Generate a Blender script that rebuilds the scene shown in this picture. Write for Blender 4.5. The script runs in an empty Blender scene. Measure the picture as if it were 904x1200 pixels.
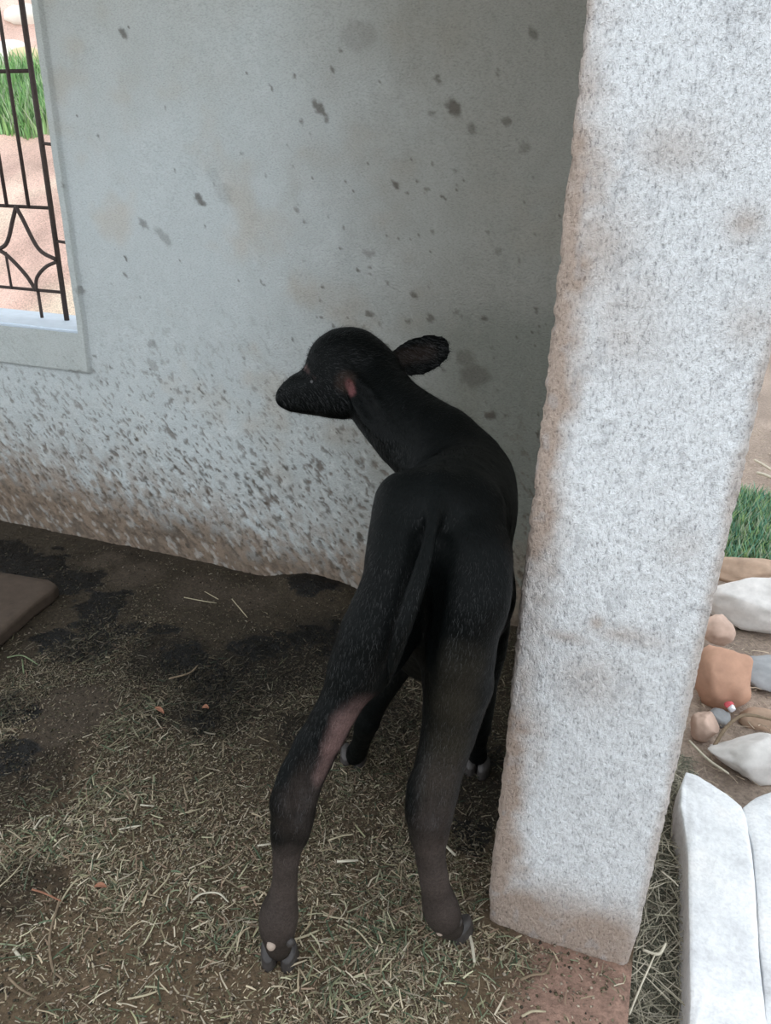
import bpy, bmesh, math, random
import numpy as np
from mathutils import Vector, Matrix
random.seed(7); rng = np.random.default_rng(7)
sc = bpy.context.scene; C = sc.collection

# ---------------------------------------------------------------- camera, sky, exposure
F = 905.0; H = 1.25
def nrm(v): v = np.array(v, float); return v/np.linalg.norm(v)
_up = nrm([52, 2030, 905]); _x = -nrm([-2752, 455, -905]); _x = nrm(_x-_up*_x.dot(_up)); _y = np.cross(_up, _x)
RC = np.array([_x, _y, _up]); CAM = np.array([0, 0, H])
cd = bpy.data.cameras.new('camera'); cam = bpy.data.objects.new('camera', cd); C.objects.link(cam); sc.camera = cam
cd.sensor_fit = 'VERTICAL'; cd.sensor_height = 36.0; cd.lens = 36.0*F/1200; cd.clip_start = .02; cd.clip_end = 300
cam.matrix_world = Matrix.Translation((0, 0, H)) @ Matrix(RC.tolist()).to_4x4()
w = bpy.data.worlds.new('sky'); sc.world = w; w.use_nodes = True
bg = w.node_tree.nodes['Background']; bg.inputs[0].default_value = (.90, .95, 1.0, 1); bg.inputs[1].default_value = 1.0
sc.view_settings.view_transform = 'Standard'; sc.view_settings.look = 'None'
sc.view_settings.gamma = 1; sc.view_settings.use_curve_mapping = False; sc.view_settings.exposure = 0.85

def ray(x, y): return RC @ nrm([x-452, 600-y, -F])
def onz(x, y, z=0.): d = ray(x, y); return CAM+d*((z-H)/d[2])
def ony(x, y, Y): d = ray(x, y); return CAM+d*(Y/d[1])
def P(x, y, D): return CAM+RC @ (np.array([x-452, 600-y, -F])*D/F)     # measured point of the photo at depth D metres

# ---------------------------------------------------------------- numpy noise
def vnoise(p, s, seed=0):
    p = np.asarray(p, float)*s+seed*17.31; i = np.floor(p).astype(np.int64); f = p-i; f = f*f*(3-2*f)
    def h(a, b, c):
        n = (a*73856093) ^ (b*19349663) ^ (c*83492791) ^ (seed*2654435)
        n = (n*1103515245+12345) & 0x7fffffff; n = ((n >> 13) ^ n)*1274126177 & 0x7fffffff
        return (n & 0xffffff)/float(0xffffff)
    x, y, z = i[..., 0], i[..., 1], i[..., 2]; fx, fy, fz = f[..., 0], f[..., 1], f[..., 2]
    r = 0
    for a in (0, 1):
        for b in (0, 1):
            for c in (0, 1):
                r = r+h(x+a, y+b, z+c)*(fx if a else 1-fx)*(fy if b else 1-fy)*(fz if c else 1-fz)
    return r
def fbm(p, s, o=4, seed=0):
    r = 0; t = 0; a = 1.
    for k in range(o): r = r+a*vnoise(p, s*2**k, seed+k); t += a; a *= .5
    return r/t
def ss(a, b, x): t = np.clip((x-a)/(b-a), 0, 1); return t*t*(3-2*t)

# ---------------------------------------------------------------- object helpers
def link(name, me, mat=None, parent=None):
    o = bpy.data.objects.new(name, me); C.objects.link(o)
    if mat is not None and me is not None and not me.materials: me.materials.append(mat)
    if parent is not None: o.parent = parent
    return o
def mesh(name, V, Fc, mat=None, parent=None, smooth=False, attrs=None):
    me = bpy.data.meshes.new(name)
    V = np.asarray(V, dtype=np.float32)
    if isinstance(Fc, np.ndarray):
        n = Fc.shape[1]
        me.vertices.add(len(V)); me.vertices.foreach_set('co', V.ravel())
        me.loops.add(Fc.size); me.loops.foreach_set('vertex_index', Fc.astype(np.int32).ravel())
        me.polygons.add(len(Fc)); me.polygons.foreach_set('loop_start', np.arange(0, Fc.size, n, dtype=np.int32))
        me.update(calc_edges=True)
    else: me.from_pydata(V.tolist(), [], Fc); me.update()
    if smooth: me.polygons.foreach_set('use_smooth', np.ones(len(me.polygons), bool))
    for k, v in (attrs or {}).items():
        if v.ndim == 2:
            a = me.color_attributes.new(k, 'FLOAT_COLOR', 'POINT'); a.data.foreach_set('color', np.c_[v, np.ones(len(v))].astype(np.float32).ravel())
        else:
            a = me.attributes.new(k, 'FLOAT', 'POINT'); a.data.foreach_set('value', v.astype(np.float32))
    return link(name, me, mat, parent)
def tag(o, label=None, cat=None, group=None, kind=None):
    for k, v in (('label', label), ('category', cat), ('group', group), ('kind', kind)):
        if v: o[k] = v
    return o
def empty(name, loc, label, cat, group=None):
    o = bpy.data.objects.new(name, None); C.objects.link(o); o.location = tuple(loc); o.empty_display_size = .05
    return tag(o, label, cat, group)
def boxes(name, L, mat, parent=None, bevel=0):
    bm = bmesh.new()
    for (a, b) in L:
        r = bmesh.ops.create_cube(bm, size=1)
        for v in r['verts']: v.co = Vector([a[i]+(b[i]-a[i])*(v.co[i]+.5) for i in range(3)])
    if bevel: bmesh.ops.bevel(bm, geom=bm.edges[:], offset=bevel, segments=2, affect='EDGES')
    me = bpy.data.meshes.new(name); bm.to_mesh(me); bm.free(); return link(name, me, mat, parent)
def tube(name, pts, rad, mat, parent=None, seg=8, flat=1.0):
    pts = [np.array(p, float) for p in pts]; n = len(pts)
    rad = rad if hasattr(rad, '__len__') else [rad]*n
    V = []; Fc = []; u = None
    for i in range(n):
        t = nrm(pts[min(i+1, n-1)]-pts[max(i-1, 0)])
        if u is None: u = np.cross(t, [0, 0, 1.]) if abs(t[2]) < .9 else np.cross(t, [0, 1., 0])
        u = nrm(u-t*u.dot(t)); v = np.cross(t, u)
        for k in range(seg):
            a = 2*math.pi*k/seg; V.append(pts[i]+rad[i]*(math.cos(a)*u+math.sin(a)*v*flat))
    for i in range(n-1):
        for k in range(seg): Fc.append([i*seg+k, i*seg+(k+1) % seg, (i+1)*seg+(k+1) % seg, (i+1)*seg+k])
    Fc.append(list(range(seg))[::-1]); Fc.append([(n-1)*seg+k for k in range(seg)])
    return mesh(name, V, Fc, mat, parent, True)
def curve_pts(ctrl, n=12):
    ctrl = [np.array(c, float) for c in ctrl]; c = [2*ctrl[0]-ctrl[1]]+ctrl+[2*ctrl[-1]-ctrl[-2]]; out = []
    for i in range(1, len(c)-2):
        for k in range(n):
            t = k/n; out.append(.5*((2*c[i])+(-c[i-1]+c[i+1])*t+(2*c[i-1]-5*c[i]+4*c[i+1]-c[i+2])*t*t+(-c[i-1]+3*c[i]-3*c[i+1]+c[i+2])*t**3))
    out.append(ctrl[-1]); return out

# ---------------------------------------------------------------- materials
class NT:
    def __init__(s, name, rough=.8, spec=.3):
        s.m = bpy.data.materials.new(name); s.m.use_nodes = True; s.t = s.m.node_tree
        s.b = s.t.nodes['Principled BSDF']; s.b.inputs['Roughness'].default_value = rough
        s.b.inputs['Specular IOR Level'].default_value = spec; s._c = None
    def n(s, ty, **k):
        nd = s.t.nodes.new(ty)
        for a, v in k.items():
            if a in nd.inputs: s.put(nd.inputs[a], v)
            else: setattr(nd, a, v)
        return nd
    def put(s, i, v):
        if hasattr(v, 'links') or isinstance(v, bpy.types.NodeSocket): s.t.links.new(v, i)
        elif isinstance(v, (tuple, list)) and len(v) == 3 and i.type == 'RGBA': i.default_value = (*v, 1)
        else: i.default_value = v
    def co(s):
        if not s._c: s._c = s.n('ShaderNodeTexCoord').outputs['Object']
        return s._c
    def noise(s, scale, detail=4, rough=.6, stretch=None, rot=None):
        c = s.co()
        if stretch:
            mp = s.n('ShaderNodeMapping'); s.put(mp.inputs['Vector'], c); mp.inputs['Scale'].default_value = stretch
            if rot: mp.inputs['Rotation'].default_value = rot
            c = mp.outputs[0]
        nd = s.n('ShaderNodeTexNoise', Scale=scale, Detail=detail, Roughness=rough); s.put(nd.inputs['Vector'], c); return nd.outputs['Fac']
    def ramp(s, fac, stops):
        r = s.n('ShaderNodeValToRGB'); s.put(r.inputs[0], fac); e = r.color_ramp.elements
        while len(e) < len(stops): e.new(.5)
        for i, (p, c) in enumerate(stops): e[i].position = p; e[i].color = (*c, 1) if len(c) == 3 else c
        return r.outputs[0]
    def mix(s, f, a, b, mode='MIX'):
        m = s.n('ShaderNodeMix', data_type='RGBA', blend_type=mode); s.put(m.inputs[0], f); s.put(m.inputs[6], a); s.put(m.inputs[7], b); return m.outputs[2]
    def math(s, op, a, b=0., clamp=False):
        m = s.n('ShaderNodeMath', operation=op, use_clamp=clamp); s.put(m.inputs[0], a); s.put(m.inputs[1], b); return m.outputs[0]
    def attr(s, name, fac=False): return s.n('ShaderNodeAttribute', attribute_name=name).outputs['Fac' if fac else 'Color']
    def col(s, v): s.put(s.b.inputs['Base Color'], v); return s
    def bump(s, h, st=.5, d=.01):
        b = s.n('ShaderNodeBump', Strength=st, Distance=d); s.put(b.inputs['Height'], h); s.put(b.inputs['Normal'], s.b.inputs['Normal']) if False else None
        s.t.links.new(b.outputs[0], s.b.inputs['Normal']); return s
def g(v): return (v, v, v)
def solid(name, c, rough=.8, var=.15, scale=60, spec=.3, bump=.3, d=.003):
    m = NT(name, rough, spec); f = m.noise(scale, 5)
    m.col(m.ramp(f, [(.25, tuple(x*(1-var) for x in c)), (.75, tuple(min(1, x*(1+var)) for x in c))]))
    if bump: m.bump(f, bump, d)
    return m.m

# plaster of the back wall: pigment in vertex colours (stains, dung splashes, painted shade at top and right), fine grain in nodes
mw = NT('lime washed plaster', .9, .15); f1 = mw.noise(160, 3, .6, (1, 1, 2.2), (0, .6, 0)); f2 = mw.noise(14, 4)
c = mw.mix(1., mw.attr('tint'), mw.ramp(f1, [(.3, g(.80)), (.52, g(1.)), (.8, g(1.1))]), 'MULTIPLY')
c = mw.mix(.35, c, mw.ramp(f2, [(.3, (.80, .84, .84)), (.7, (1, 1, 1))]), 'MULTIPLY')
mw.col(c); mw.bump(mw.math('ADD', f1, mw.math('MULTIPLY', f2, 1.2)), .6, .006); M_WALL = mw.m
# rough spatter-dash render of the pillar
mp = NT('rough cement render', .92, .15); f1 = mp.noise(260, 3, .65, (1, 1, .5), (0, .25, 0)); f2 = mp.noise(520, 2)
v = mp.n('ShaderNodeTexVoronoi', Scale=150.); mp.put(v.inputs['Vector'], mp.co())
c = mp.mix(1., mp.attr('tint'), mp.ramp(f1, [(.30, (.50, .50, .51)), (.42, (.88, .88, .88)), (.52, g(.99)), (.7, g(1.08))]), 'MULTIPLY')
mp.col(c); mp.bump(mp.math('ADD', f1, mp.math('MULTIPLY', f2, .4)), 1., .008); M_PIL = mp.m
# dung-and-mud floor
mf = NT('trampled mud floor', .85, .3); f1 = mf.noise(90, 5, .7); f2 = mf.noise(9, 4)
c = mf.mix(1., mf.attr('tint'), mf.ramp(f1, [(.28, g(.55)), (.5, g(1.)), (.78, g(1.5))]), 'MULTIPLY'); mf.col(c)
mf.put(mf.b.inputs['Roughness'], mf.math('SUBTRACT', .9, mf.math('MULTIPLY', mf.attr('wet', True), .45)))
mf.bump(mf.math('ADD', f1, f2), .7, .008); M_FLOOR = mf.m
ms = NT('chopped straw', .8, .25); ms.col(ms.attr('tint')); M_STRAW = ms.m
M_CONC = solid('grey concrete', (.34, .33, .31), .9, .25, 30)
M_CEIL = solid('ceiling concrete', (.42, .42, .40), .9, .12, 12)
M_IRON = solid('rusty dark iron bar', (.055, .04, .035), .7, .3, 90)
M_SILL = solid('pale blue painted sill', (.62, .70, .78), .7, .08, 30)

# ---------------------------------------------------------------- floor
def hfloor(x, y):
    p = np.stack([x, y, 0*x], -1)
    h = (fbm(p, 3.2, 3, 3)-.5)*.020+(fbm(p, 26, 3, 9)-.5)*.009
    m1 = onz(355, 688); m2 = onz(395, 700)
    for m, r, a in ((m1, .10, .035), (m2, .10, .03)): h = h+a*np.exp(-((x-m[0])**2+(y-m[1]-.02)**2)/r**2/1.2)
    edge = ss(.117, .02, x)                       # bare threshold strip at the outer edge
    return h*(.25+.75*edge)-.004
def axis(lo, hi, d, pre, post): return np.concatenate([np.array(pre, float), np.arange(lo, hi, d), np.array(post, float)])
def sheet(xs, ys, fn):
    X, Y = np.meshgrid(xs, ys, indexing='ij'); a, b = X.shape; idx = np.arange(a*b).reshape(a, b)
    Q = np.stack([idx[:-1, :-1], idx[1:, :-1], idx[1:, 1:], idx[:-1, 1:]], -1).reshape(-1, 4)
    return X.ravel(), Y.ravel(), Q
FX = axis(-2.35, .118, .006, [-4.2, -3.6, -3, -2.6], [.118]); FY = axis(.42, 2.02, .006, [-2, -1.4, -.8, -.3, .1, .3], [2.02])
x, y, Q = sheet(FX, FY, None); z = hfloor(x, y)
p3 = np.stack([x, y, 0*x], -1)
def blobs(x, y, L):
    r = np.zeros_like(x)
    for (px, py, rad) in L:
        q = onz(px, py); r = np.maximum(r, ss(1.25, .7, np.hypot(x-q[0], y-q[1])/rad))
    return r
WET_SHADE = [(5, 650, .10), (45, 660, .10), (85, 680, .09), (118, 705, .085), (112, 722, .07), (150, 733, .04), (182, 742, .045), (100, 755, .09), (60, 745, .06),
       (215, 770, .07), (250, 800, .08), (300, 760, .08), (240, 840, .05), (370, 690, .08), (410, 745, .09), (360, 740, .07), (5, 830, .07), (5, 890, .08), (560, 880, .06), (555, 980, .05)]  # wet patches; the last pair is shade painted beside the pillar
DRY = [(85, 830, .11), (60, 855, .07), (160, 672, .09), (230, 690, .10), (290, 700, .08), (120, 655, .06), (480, 1000, .05)]
wn = fbm(p3, 22, 4, 5)
MOIST_SHADE = [(300, 780, .16), (380, 760, .18), (200, 770, .12), (250, 830, .12), (370, 860, .10), (570, 930, .10), (440, 840, .12), (20, 920, .14), (20, 1040, .08)]  # moist zones, plus a spot of painted shade left of the pillar
wet = np.clip(blobs(x+(wn-.5)*.16, y+(fbm(p3, 20, 4, 6)-.5)*.16, WET_SHADE)*1.0, 0, 1); dry = blobs(x+(wn-.5)*.1, y, DRY)
wet = ss(.28, .66, wet)  # also carries the shade painted beside the pillar
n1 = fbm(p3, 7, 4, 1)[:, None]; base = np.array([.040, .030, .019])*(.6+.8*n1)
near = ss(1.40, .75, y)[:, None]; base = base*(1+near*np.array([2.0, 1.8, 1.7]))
moist_shade = (blobs(x+(wn-.5)*.2, y+(wn-.5)*.1, MOIST_SHADE)*.6)[:, None]; base = base*(1-moist_shade)
base = base*(1-dry[:, None])+np.array([.062, .047, .033])*dry[:, None]
base = base*(1-.95*wet[:, None])
plinth = (ss(-.10, -.02, x+(wn-.5)*.06)*ss(1.02, .99, y))[:, None]
base = base*(1-plinth)+np.array([.27, .17, .13])*plinth
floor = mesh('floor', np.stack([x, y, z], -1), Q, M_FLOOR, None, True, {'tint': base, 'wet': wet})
tag(floor, kind='structure')
edge = boxes('trim_1', [((-4.2, -2, -.25), (.1165, 2.0, -.03))], solid('pinkish worn concrete edge', (.36, .27, .23), .9, .2, 25)); tag(edge, kind='structure')

# ---------------------------------------------------------------- back wall with the window opening
WX0, WX1, WZ0, WZ1 = -2.95, -1.764, .745, 2.0
xs = np.unique(np.concatenate([axis(-2.45, .02, .0055, [-4.2, -3.6, -3.2, WX0, -2.6], [.117]), [WX1]])); zs = np.unique(np.concatenate([axis(-.05, 1.95, .0055, [], [WZ1, 2.2, 2.6]), [WZ0]]))
xs = xs[(abs(xs-WX1) > .003) | (xs == WX1)]; zs = zs[(abs(zs-WZ0) > .003) | (zs == WZ0)]
X, Z, Q = sheet(xs, zs, None); X0 = X.copy(); Z0 = Z.copy()
cen = np.stack([X[Q].mean(1), Z[Q].mean(1)], -1)
Q = Q[~((cen[:, 0] > WX0) & (cen[:, 0] < WX1) & (cen[:, 1] > WZ0) & (cen[:, 1] < WZ1))]
p3 = np.stack([X, 0*X, Z], -1); sl = np.stack([X*.8+Z*.6, 0*X, (Z*.8-X*.6)*.5], -1)     # trowel strokes run aslant
relief = (fbm(p3, 2.5, 3, 2)-.5)*.02+(fbm(sl, 50, 3, 3)-.5)*.004
band = ((X > WX1-.02) & (X < WX1+.028) & (Z > WZ0-.125)) | ((X < WX1+.028) & (Z < WZ0+.02) & (Z > WZ0-.125))
band_s = band.astype(float)
pit = np.maximum(ss(.65, .73, fbm(sl, 60, 3, 21)), ss(.66, .74, fbm(sl, 125, 2, 22))); lowz = ss(.85, .25, Z-(fbm(p3, 3, 2, 8)-.5)*.4)
pits = pit*lowz
Yv = 2.0-relief+pits*.004-band_s*.012
tint = np.ones((len(X), 3))*np.array([.52, .56, .565])
big = fbm(p3, 1.6, 4, 31)[:, None]; tint = tint*(.90+.2*big)
mid = fbm(p3, 6, 4, 37); warm = np.array([.50, .46, .40])
k = (ss(.52, .72, mid)*.55)[:, None]; tint = tint*(1-k)+warm*k
topg = (ss(1.1, 1.8, Z+(mid-.5)*.4)*.6)[:, None]; tint = tint*(1-topg)+np.array([.36, .355, .31])*topg  # shade under the roof painted into the upper wall
rg = (ss(-1.3, -.45, X+(mid-.5)*.3)*.85)[:, None]; tint = tint*(1-rg)+np.array([.225, .21, .175])*rg  # warmer pigment plus painted shade towards the side wall
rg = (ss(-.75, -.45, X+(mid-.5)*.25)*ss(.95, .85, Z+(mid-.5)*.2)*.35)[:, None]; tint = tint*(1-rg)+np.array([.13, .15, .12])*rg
# damp mud line rising from the floor, deeper to the left
dz = Z-(.045+.12*ss(-.8, -2.2, X))-(fbm(p3, 9, 4, 41)-.5)*.12
kk = ss(.13, -.03, dz)[:, None]*.95; tint = tint*(1-kk)+np.array([.13, .095, .068])*kk
kk = (ss(.36, .0, dz)*ss(.30, .62, fbm(sl, 60, 4, 43)))[:, None]*.8; tint = tint*(1-kk)+np.array([.27, .205, .155])*kk
# dung flecks, many and small low down, few above
def flecks(n, xr, zr, s0, s1, seed):
    r = np.random.default_rng(seed); out = []
    for i in range(n): out.append((r.uniform(*xr), r.uniform(*zr), s0+(s1-s0)*r.random()**1.8, r.uniform(.6, 2.4), r.uniform(.35, .9)))
    return out
FL = flecks(420, (-2.4, -.5), (.08, .66), .0013, .0062, 1)+flecks(420, (-2.4, -.5), (.04, .42), .0015, .007, 2)+flecks(110, (-1.6, -.6), (.05, .40), .004, .010, 7)+flecks(90, (-1.75, -.2), (.6, 1.9), .0018, .005, 3)+flecks(160, (-1.0, -.1), (.2, 1.3), .0018, .005, 4)
def wl(px, py): q = ony(px, py, 2.0); return q[0], q[2]
for (px, py, s, a, o) in [(532, 126, .016, 1.6, .8), (375, 128, .011, 2.8, .7), (383, 143, .008, 1, .6), (145, 40, .010, 1.7, .7), (235, 234, .011, 2, .75), (353, 142, .008, 1, .6), (512, 93, .006, 2, .7), (463, 217, .008, 1.3, .8), (500, 222, .010, 1, .6),
        (178, 404, .018, .7, .45), (432, 296, .018, .5, .35), (486, 345, .012, .8, .7), (433, 368, .011, .9, .7), (505, 372, .011, 1, .7), (566, 373, .010, 1, .7), (479, 376, .009, 1, .6), (556, 440, .045, .8, .5), (545, 420, .03, .8, .4), (575, 487, .018, .6, .85), (592, 488, .007, 1, .7),
        (422, 629, .013, 1.2, .9), (422, 540, .018, .8, .6), (380, 528, .011, 1.4, .55), (375, 545, .012, 2.4, .35), (340, 583, .018, .5, .6), (293, 577, .008, 1, .8), (202, 576, .008, 1, .8), (147, 322, .006, 2, .6), (95, 340, .02, .6, .5), (168, 262, .009, 2.4, .5), (192, 278, .014, 2.6, .35), (700, 60, .02, 1, .3),
        (262, 226, .026, 1.4, .16), (250, 205, .02, 1.5, .12), (420, 42, .05, .7, .2), (625, 40, .011, 1.4, .6), (553, 150, .01, 1.5, .55), (594, 142, .009, 1.5, .6), (615, 173, .018, .7, .4), (505, 132, .008, 1.4, .5)]:
    x_, z_ = wl(px, py); FL.append((x_, z_, s, a, o))
wob = np.stack([(vnoise(p3, 110, 51)-.5)*.012, (vnoise(p3, 110, 52)-.5)*.012], -1)
dirt = np.zeros(len(X)); Xw = X+wob[:, 0]; Zw = Z+wob[:, 1]
for (fx, fz, s, a, o) in FL:
    R_ = s*max(a, 1)*1.6+.012; m = np.where((abs(X-fx) < R_) & (abs(Z-fz) < R_))[0]
    dx, dzz = Xw[m]-fx, Zw[m]-fz; u = (dx*.75-dzz*.66); v_ = (dx*.66+dzz*.75); d = np.hypot(u/(s*a), v_/s) if a >= 1 else np.hypot(dx/s, dzz/(s*a))
    dirt[m] = np.maximum(dirt[m], o*ss(1.15, .65, d))
tint = tint*(1-dirt[:, None])+np.array([.085, .072, .058])*dirt[:, None]
k = (pits*.75)[:, None]; tint = tint*(1-k)+np.array([.13, .10, .078])*k
k = (lowz*ss(.60, .70, fbm(sl, 75, 3, 23))*.28*ss(-.5, -.9, X))[:, None]; tint = tint*(1-k)+np.array([.68, .70, .68])*k
bt = (band_s*.5)[:, None]; tint = tint*(1-bt)+np.array([.43, .455, .43])*bt
Yv = Yv-dirt*.002
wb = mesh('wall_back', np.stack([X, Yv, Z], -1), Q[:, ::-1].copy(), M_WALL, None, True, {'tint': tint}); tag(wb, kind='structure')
core = boxes('wall_core', [((-4.2, 2.03, -.2), (WX0, 2.2, 2.6)), ((WX1, 2.03, -.2), (.11, 2.2, 2.6)), ((WX0, 2.03, -.2), (WX1, 2.2, WZ0-.012)), ((WX0, 2.03, WZ1), (WX1, 2.2, 2.6))], solid('plaster of the reveals', (.50, .52, .50), .9, .1, 20), wb)

# ---------------------------------------------------------------- ceiling, side wall, pillar
tag(boxes('ceiling', [((-4.2, .75, 2.6), (.35, 2.45, 2.72))], M_CEIL), kind='structure')
tag(boxes('wall_right', [((-.115, 1.10, -.05), (.095, 2.03, 2.6))], solid('side wall plaster', (.42, .42, .38), .9, .1, 20)), kind='structure')
pa, pb, ya, yb, rc = -.141, .1165, 1.0, 1.16, .012
ring = []
def arc(cx, cy, a0, a1, n): return [(cx+rc*math.cos(a0+(a1-a0)*i/n), cy+rc*math.sin(a0+(a1-a0)*i/n)) for i in range(n+1)]
ring += [(pa, yb-i*.01) for i in range(14)]
ring += arc(pa+rc, ya+rc, math.pi, 1.5*math.pi, 6)
ring += [(pa+rc+i*(pb-pa-2*rc)/76, ya) for i in range(1, 76)]
ring += arc(pb-rc, ya+rc, 1.5*math.pi, 2*math.pi, 6)
ring += [(pb, ya+.02+i*.01) for i in range(15)]
ring = np.array(ring); nr = len(ring)
zz = np.concatenate([np.arange(-.02, 2.0, .0032), [2.05, 2.2, 2.4, 2.6]]); nz = len(zz)
RX = np.repeat(ring[None, :, 0], nz, 0).ravel(); RY = np.repeat(ring[None, :, 1], nz, 0).ravel(); RZ = np.repeat(zz[:, None], nr, 1).ravel()
ax = np.clip(RX, pa+.03, pb-.03); ay = np.clip(RY, ya+.03, 9); nx = RX-ax; ny = RY-ay; nl = np.hypot(nx, ny)+1e-9
p3 = np.stack([RX, RY, RZ], -1); pz = np.stack([RX, RY, RZ*.6], -1)
cor = ss(.02, .0, np.minimum(RX-pa, pb-RX))
dsp = (fbm(p3, 3, 2, 61)-.5)*.006+(fbm(pz, 150, 3, 62)-.5)*.0050+(fbm(pz, 45, 3, 63)-.5)*.002-cor*ss(.52, .72, fbm(p3, 55, 3, 64))*.004
dsp = dsp-cor*.006*ss(.08, .0, RZ)
V = np.stack([RX+nx/nl*dsp, RY+ny/nl*dsp, RZ], -1)
idx = np.arange(nz*nr).reshape(nz, nr); Q = np.stack([idx[:-1, :-1], idx[:-1, 1:], idx[1:, 1:], idx[1:, :-1]], -1).reshape(-1, 4)
T = np.ones((len(V), 3))*np.array([.83, .86, .88]); a = fbm(p3, 5, 4, 65); b = fbm(p3, 18, 4, 66)
T *= (.92+.16*a)[:, None]
tan = np.array([.44, .345, .28]); u = RX-pa
k = ss(.075, .0, u+(b-.5)*.09)*(.25+.75*ss(1.40, 1.28, RZ))*ss(.30, .50, .35+b*.6-.2*ss(.25, .12, RZ)*0)
k = k*(.45+.55*ss(.40, .6, fbm(p3, 4, 3, 67)))
k = np.maximum(k, ss(.02, 0, u)*.7)
k = np.maximum(k, ss(.022, .0, pb-RX+(b-.5)*.02)*.55)
k = np.maximum(k, ss(.20, .03, RZ+(a-.5)*.14)*.95*np.clip(.6+b*.6, 0, 1))
def spot(px, py, r, o, ax_=1.):
    q = ony(px, py, 1.0); return o*np.exp(-(((RX-q[0])/r)**2+((RZ-q[2])/(r*ax_))**2))
for s in [(690, 300, .05, .6, 1.3), (660, 420, .04, .45), (790, 170, .05, .35, .6), (730, 360, .05, .3), (735, 390, .05, .3), (880, 380, .03, .3), (700, 730, .012, .6), (735, 745, .05, .5, .3), (660, 745, .04, .45, .3), (690, 800, .05, .35), (800, 640, .03, .2), (630, 700, .03, .4), (640, 620, .03, .45, 2.), (600, 880, .02, .5, 2.), (875, 262, .02, .5)]:
    k = np.maximum(k, spot(*s)*(.5+b))
k = np.clip(k*1.15, 0, .95)[:, None]; T = T*(1-k)+tan*k
grey = (ss(.62, .74, fbm(pz, 70, 3, 68))*.3)[:, None]; T = T*(1-grey)+np.array([.42, .43, .45])*grey
pil = mesh('pillar', V, Q, M_PIL, None, True, {'tint': T}); tag(pil, kind='structure')

# ---------------------------------------------------------------- window: sill and iron grille
win = bpy.data.objects.new('window_1', None); C.objects.link(win); win.location = (-2.3, 2.12, WZ0); tag(win, kind='structure')
def wp(o): o.parent = win; o.matrix_parent_inverse = Matrix.Translation((2.3, -2.12, -WZ0)); return o
wp(boxes('sill', [((WX0+.002, 2.005, WZ0-.012), (WX1-.002, 2.22, WZ0+.006))], M_SILL, None, .004))
GY = 2.13
def gp(px, py, Y=GY): return ony(px, py, Y)
top = 1.98
xbar = gp(72, 330)[0]
zr = [gp(40, 243)[2], gp(40, 340)[2], gp(20, 83)[2]]
wp(tube('frame_bar', [(xbar, GY, WZ0+.004), (xbar, GY, top)], .0085, M_IRON, None, 8))
d = gp(53, 240)[0]-xbar                                     # bar spacing
dx = gp(36.6, 248)[0]-gp(62.5, 248)[0]
for i in range(1, 8):
    X_ = xbar+dx*i
    if X_ < WX0+.03: break
    wp(tube('upright_bar', [(X_, GY, zr[0]), (X_, GY, top)], .0058, M_IRON, None, 8))
for z_ in zr: wp(tube('cross_bar', [(WX0+.02, GY+.006, z_), (xbar, GY+.006, z_)], .0055, M_IRON, None, 8))
for z_ in (gp(60, 168)[2], gp(75, 283)[2]): wp(tube('anchor_bar', [(xbar, GY, z_), (WX1+.01, GY, z_-.012)], .005, M_IRON, None, 8))
z0, z1 = zr[1], zr[0]; hz = z1-z0
for i in range(0, 3):
    hsn = abs(dx)*1.5; c0 = xbar-hsn*(1+2*i)
    for L_, r_ in (([(.0, 1), (.15, .86), (.50, .52), (1, .40)], .0068), ([(.0, 1), (-.15, .86), (-.50, .55), (-1, .45)], .0068), ([(1, .38), (.62, .30), (.30, .16), (.22, 0)], .006), ([(-1, .50), (-.55, .42), (-.05, .20), (.22, 0)], .0068)):
        wp(tube('scroll_bar', curve_pts([(c0+hsn*t, GY-.008, z0+hz*q) for t, q in L_], 6), r_, M_IRON, None, 7))
    wp(tube('short_bar', [(c0+hsn*.22, GY, WZ0+.004), (c0+hsn*.22, GY, z0)], .0055, M_IRON, None, 7))
    wp(tube('short_bar', [(c0-hsn*.62, GY, z0), (c0-hsn*.62, GY, z0+hz*.45)], .0045, M_IRON, None, 7))

# ---------------------------------------------------------------- buffalo calf: one continuous skin grown from a signed distance field
def S(px, py, D, r): return (P(px, py, D), r*D/F)
lo = np.array([-1.02, .62, -.005]); hi = np.array([.0, 1.80, 1.10]); hs = .0045
gx = [np.arange(lo[i], hi[i], hs) for i in range(3)]; shp = tuple(len(a) for a in gx)
field = np.full(shp, 9., np.float32)
def region(pts, pad):
    pts = np.array(pts); a = np.clip(((pts.min(0)-pad-lo)/hs).astype(int), 0, None); b = np.minimum(((pts.max(0)+pad-lo)/hs).astype(int)+2, shp)
    sl_ = tuple(slice(a[i], b[i]) for i in range(3)); G = np.stack(np.meshgrid(*[gx[i][sl_[i]] for i in range(3)], indexing='ij'), -1).astype(np.float32); return sl_, G
def smin(a, b, k):
    h = np.clip(.5+.5*(b-a)/k, 0, 1); return b*(1-h)+a*h-k*h*(1-h)
def add(sl_, d, k): field[sl_] = smin(field[sl_], d, k)
def cone(A, B, k=.02):
    (a, ra), (b, rb) = A, B; sl_, G = region([a, b], max(ra, rb)+k+.02); ab = b-a; L2 = ab.dot(ab)
    t = np.clip(((G-a)@ab)/L2, 0, 1); d = np.linalg.norm(G-(a+t[..., None]*ab), axis=-1)-(ra+(rb-ra)*t); add(sl_, d, k)
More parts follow.
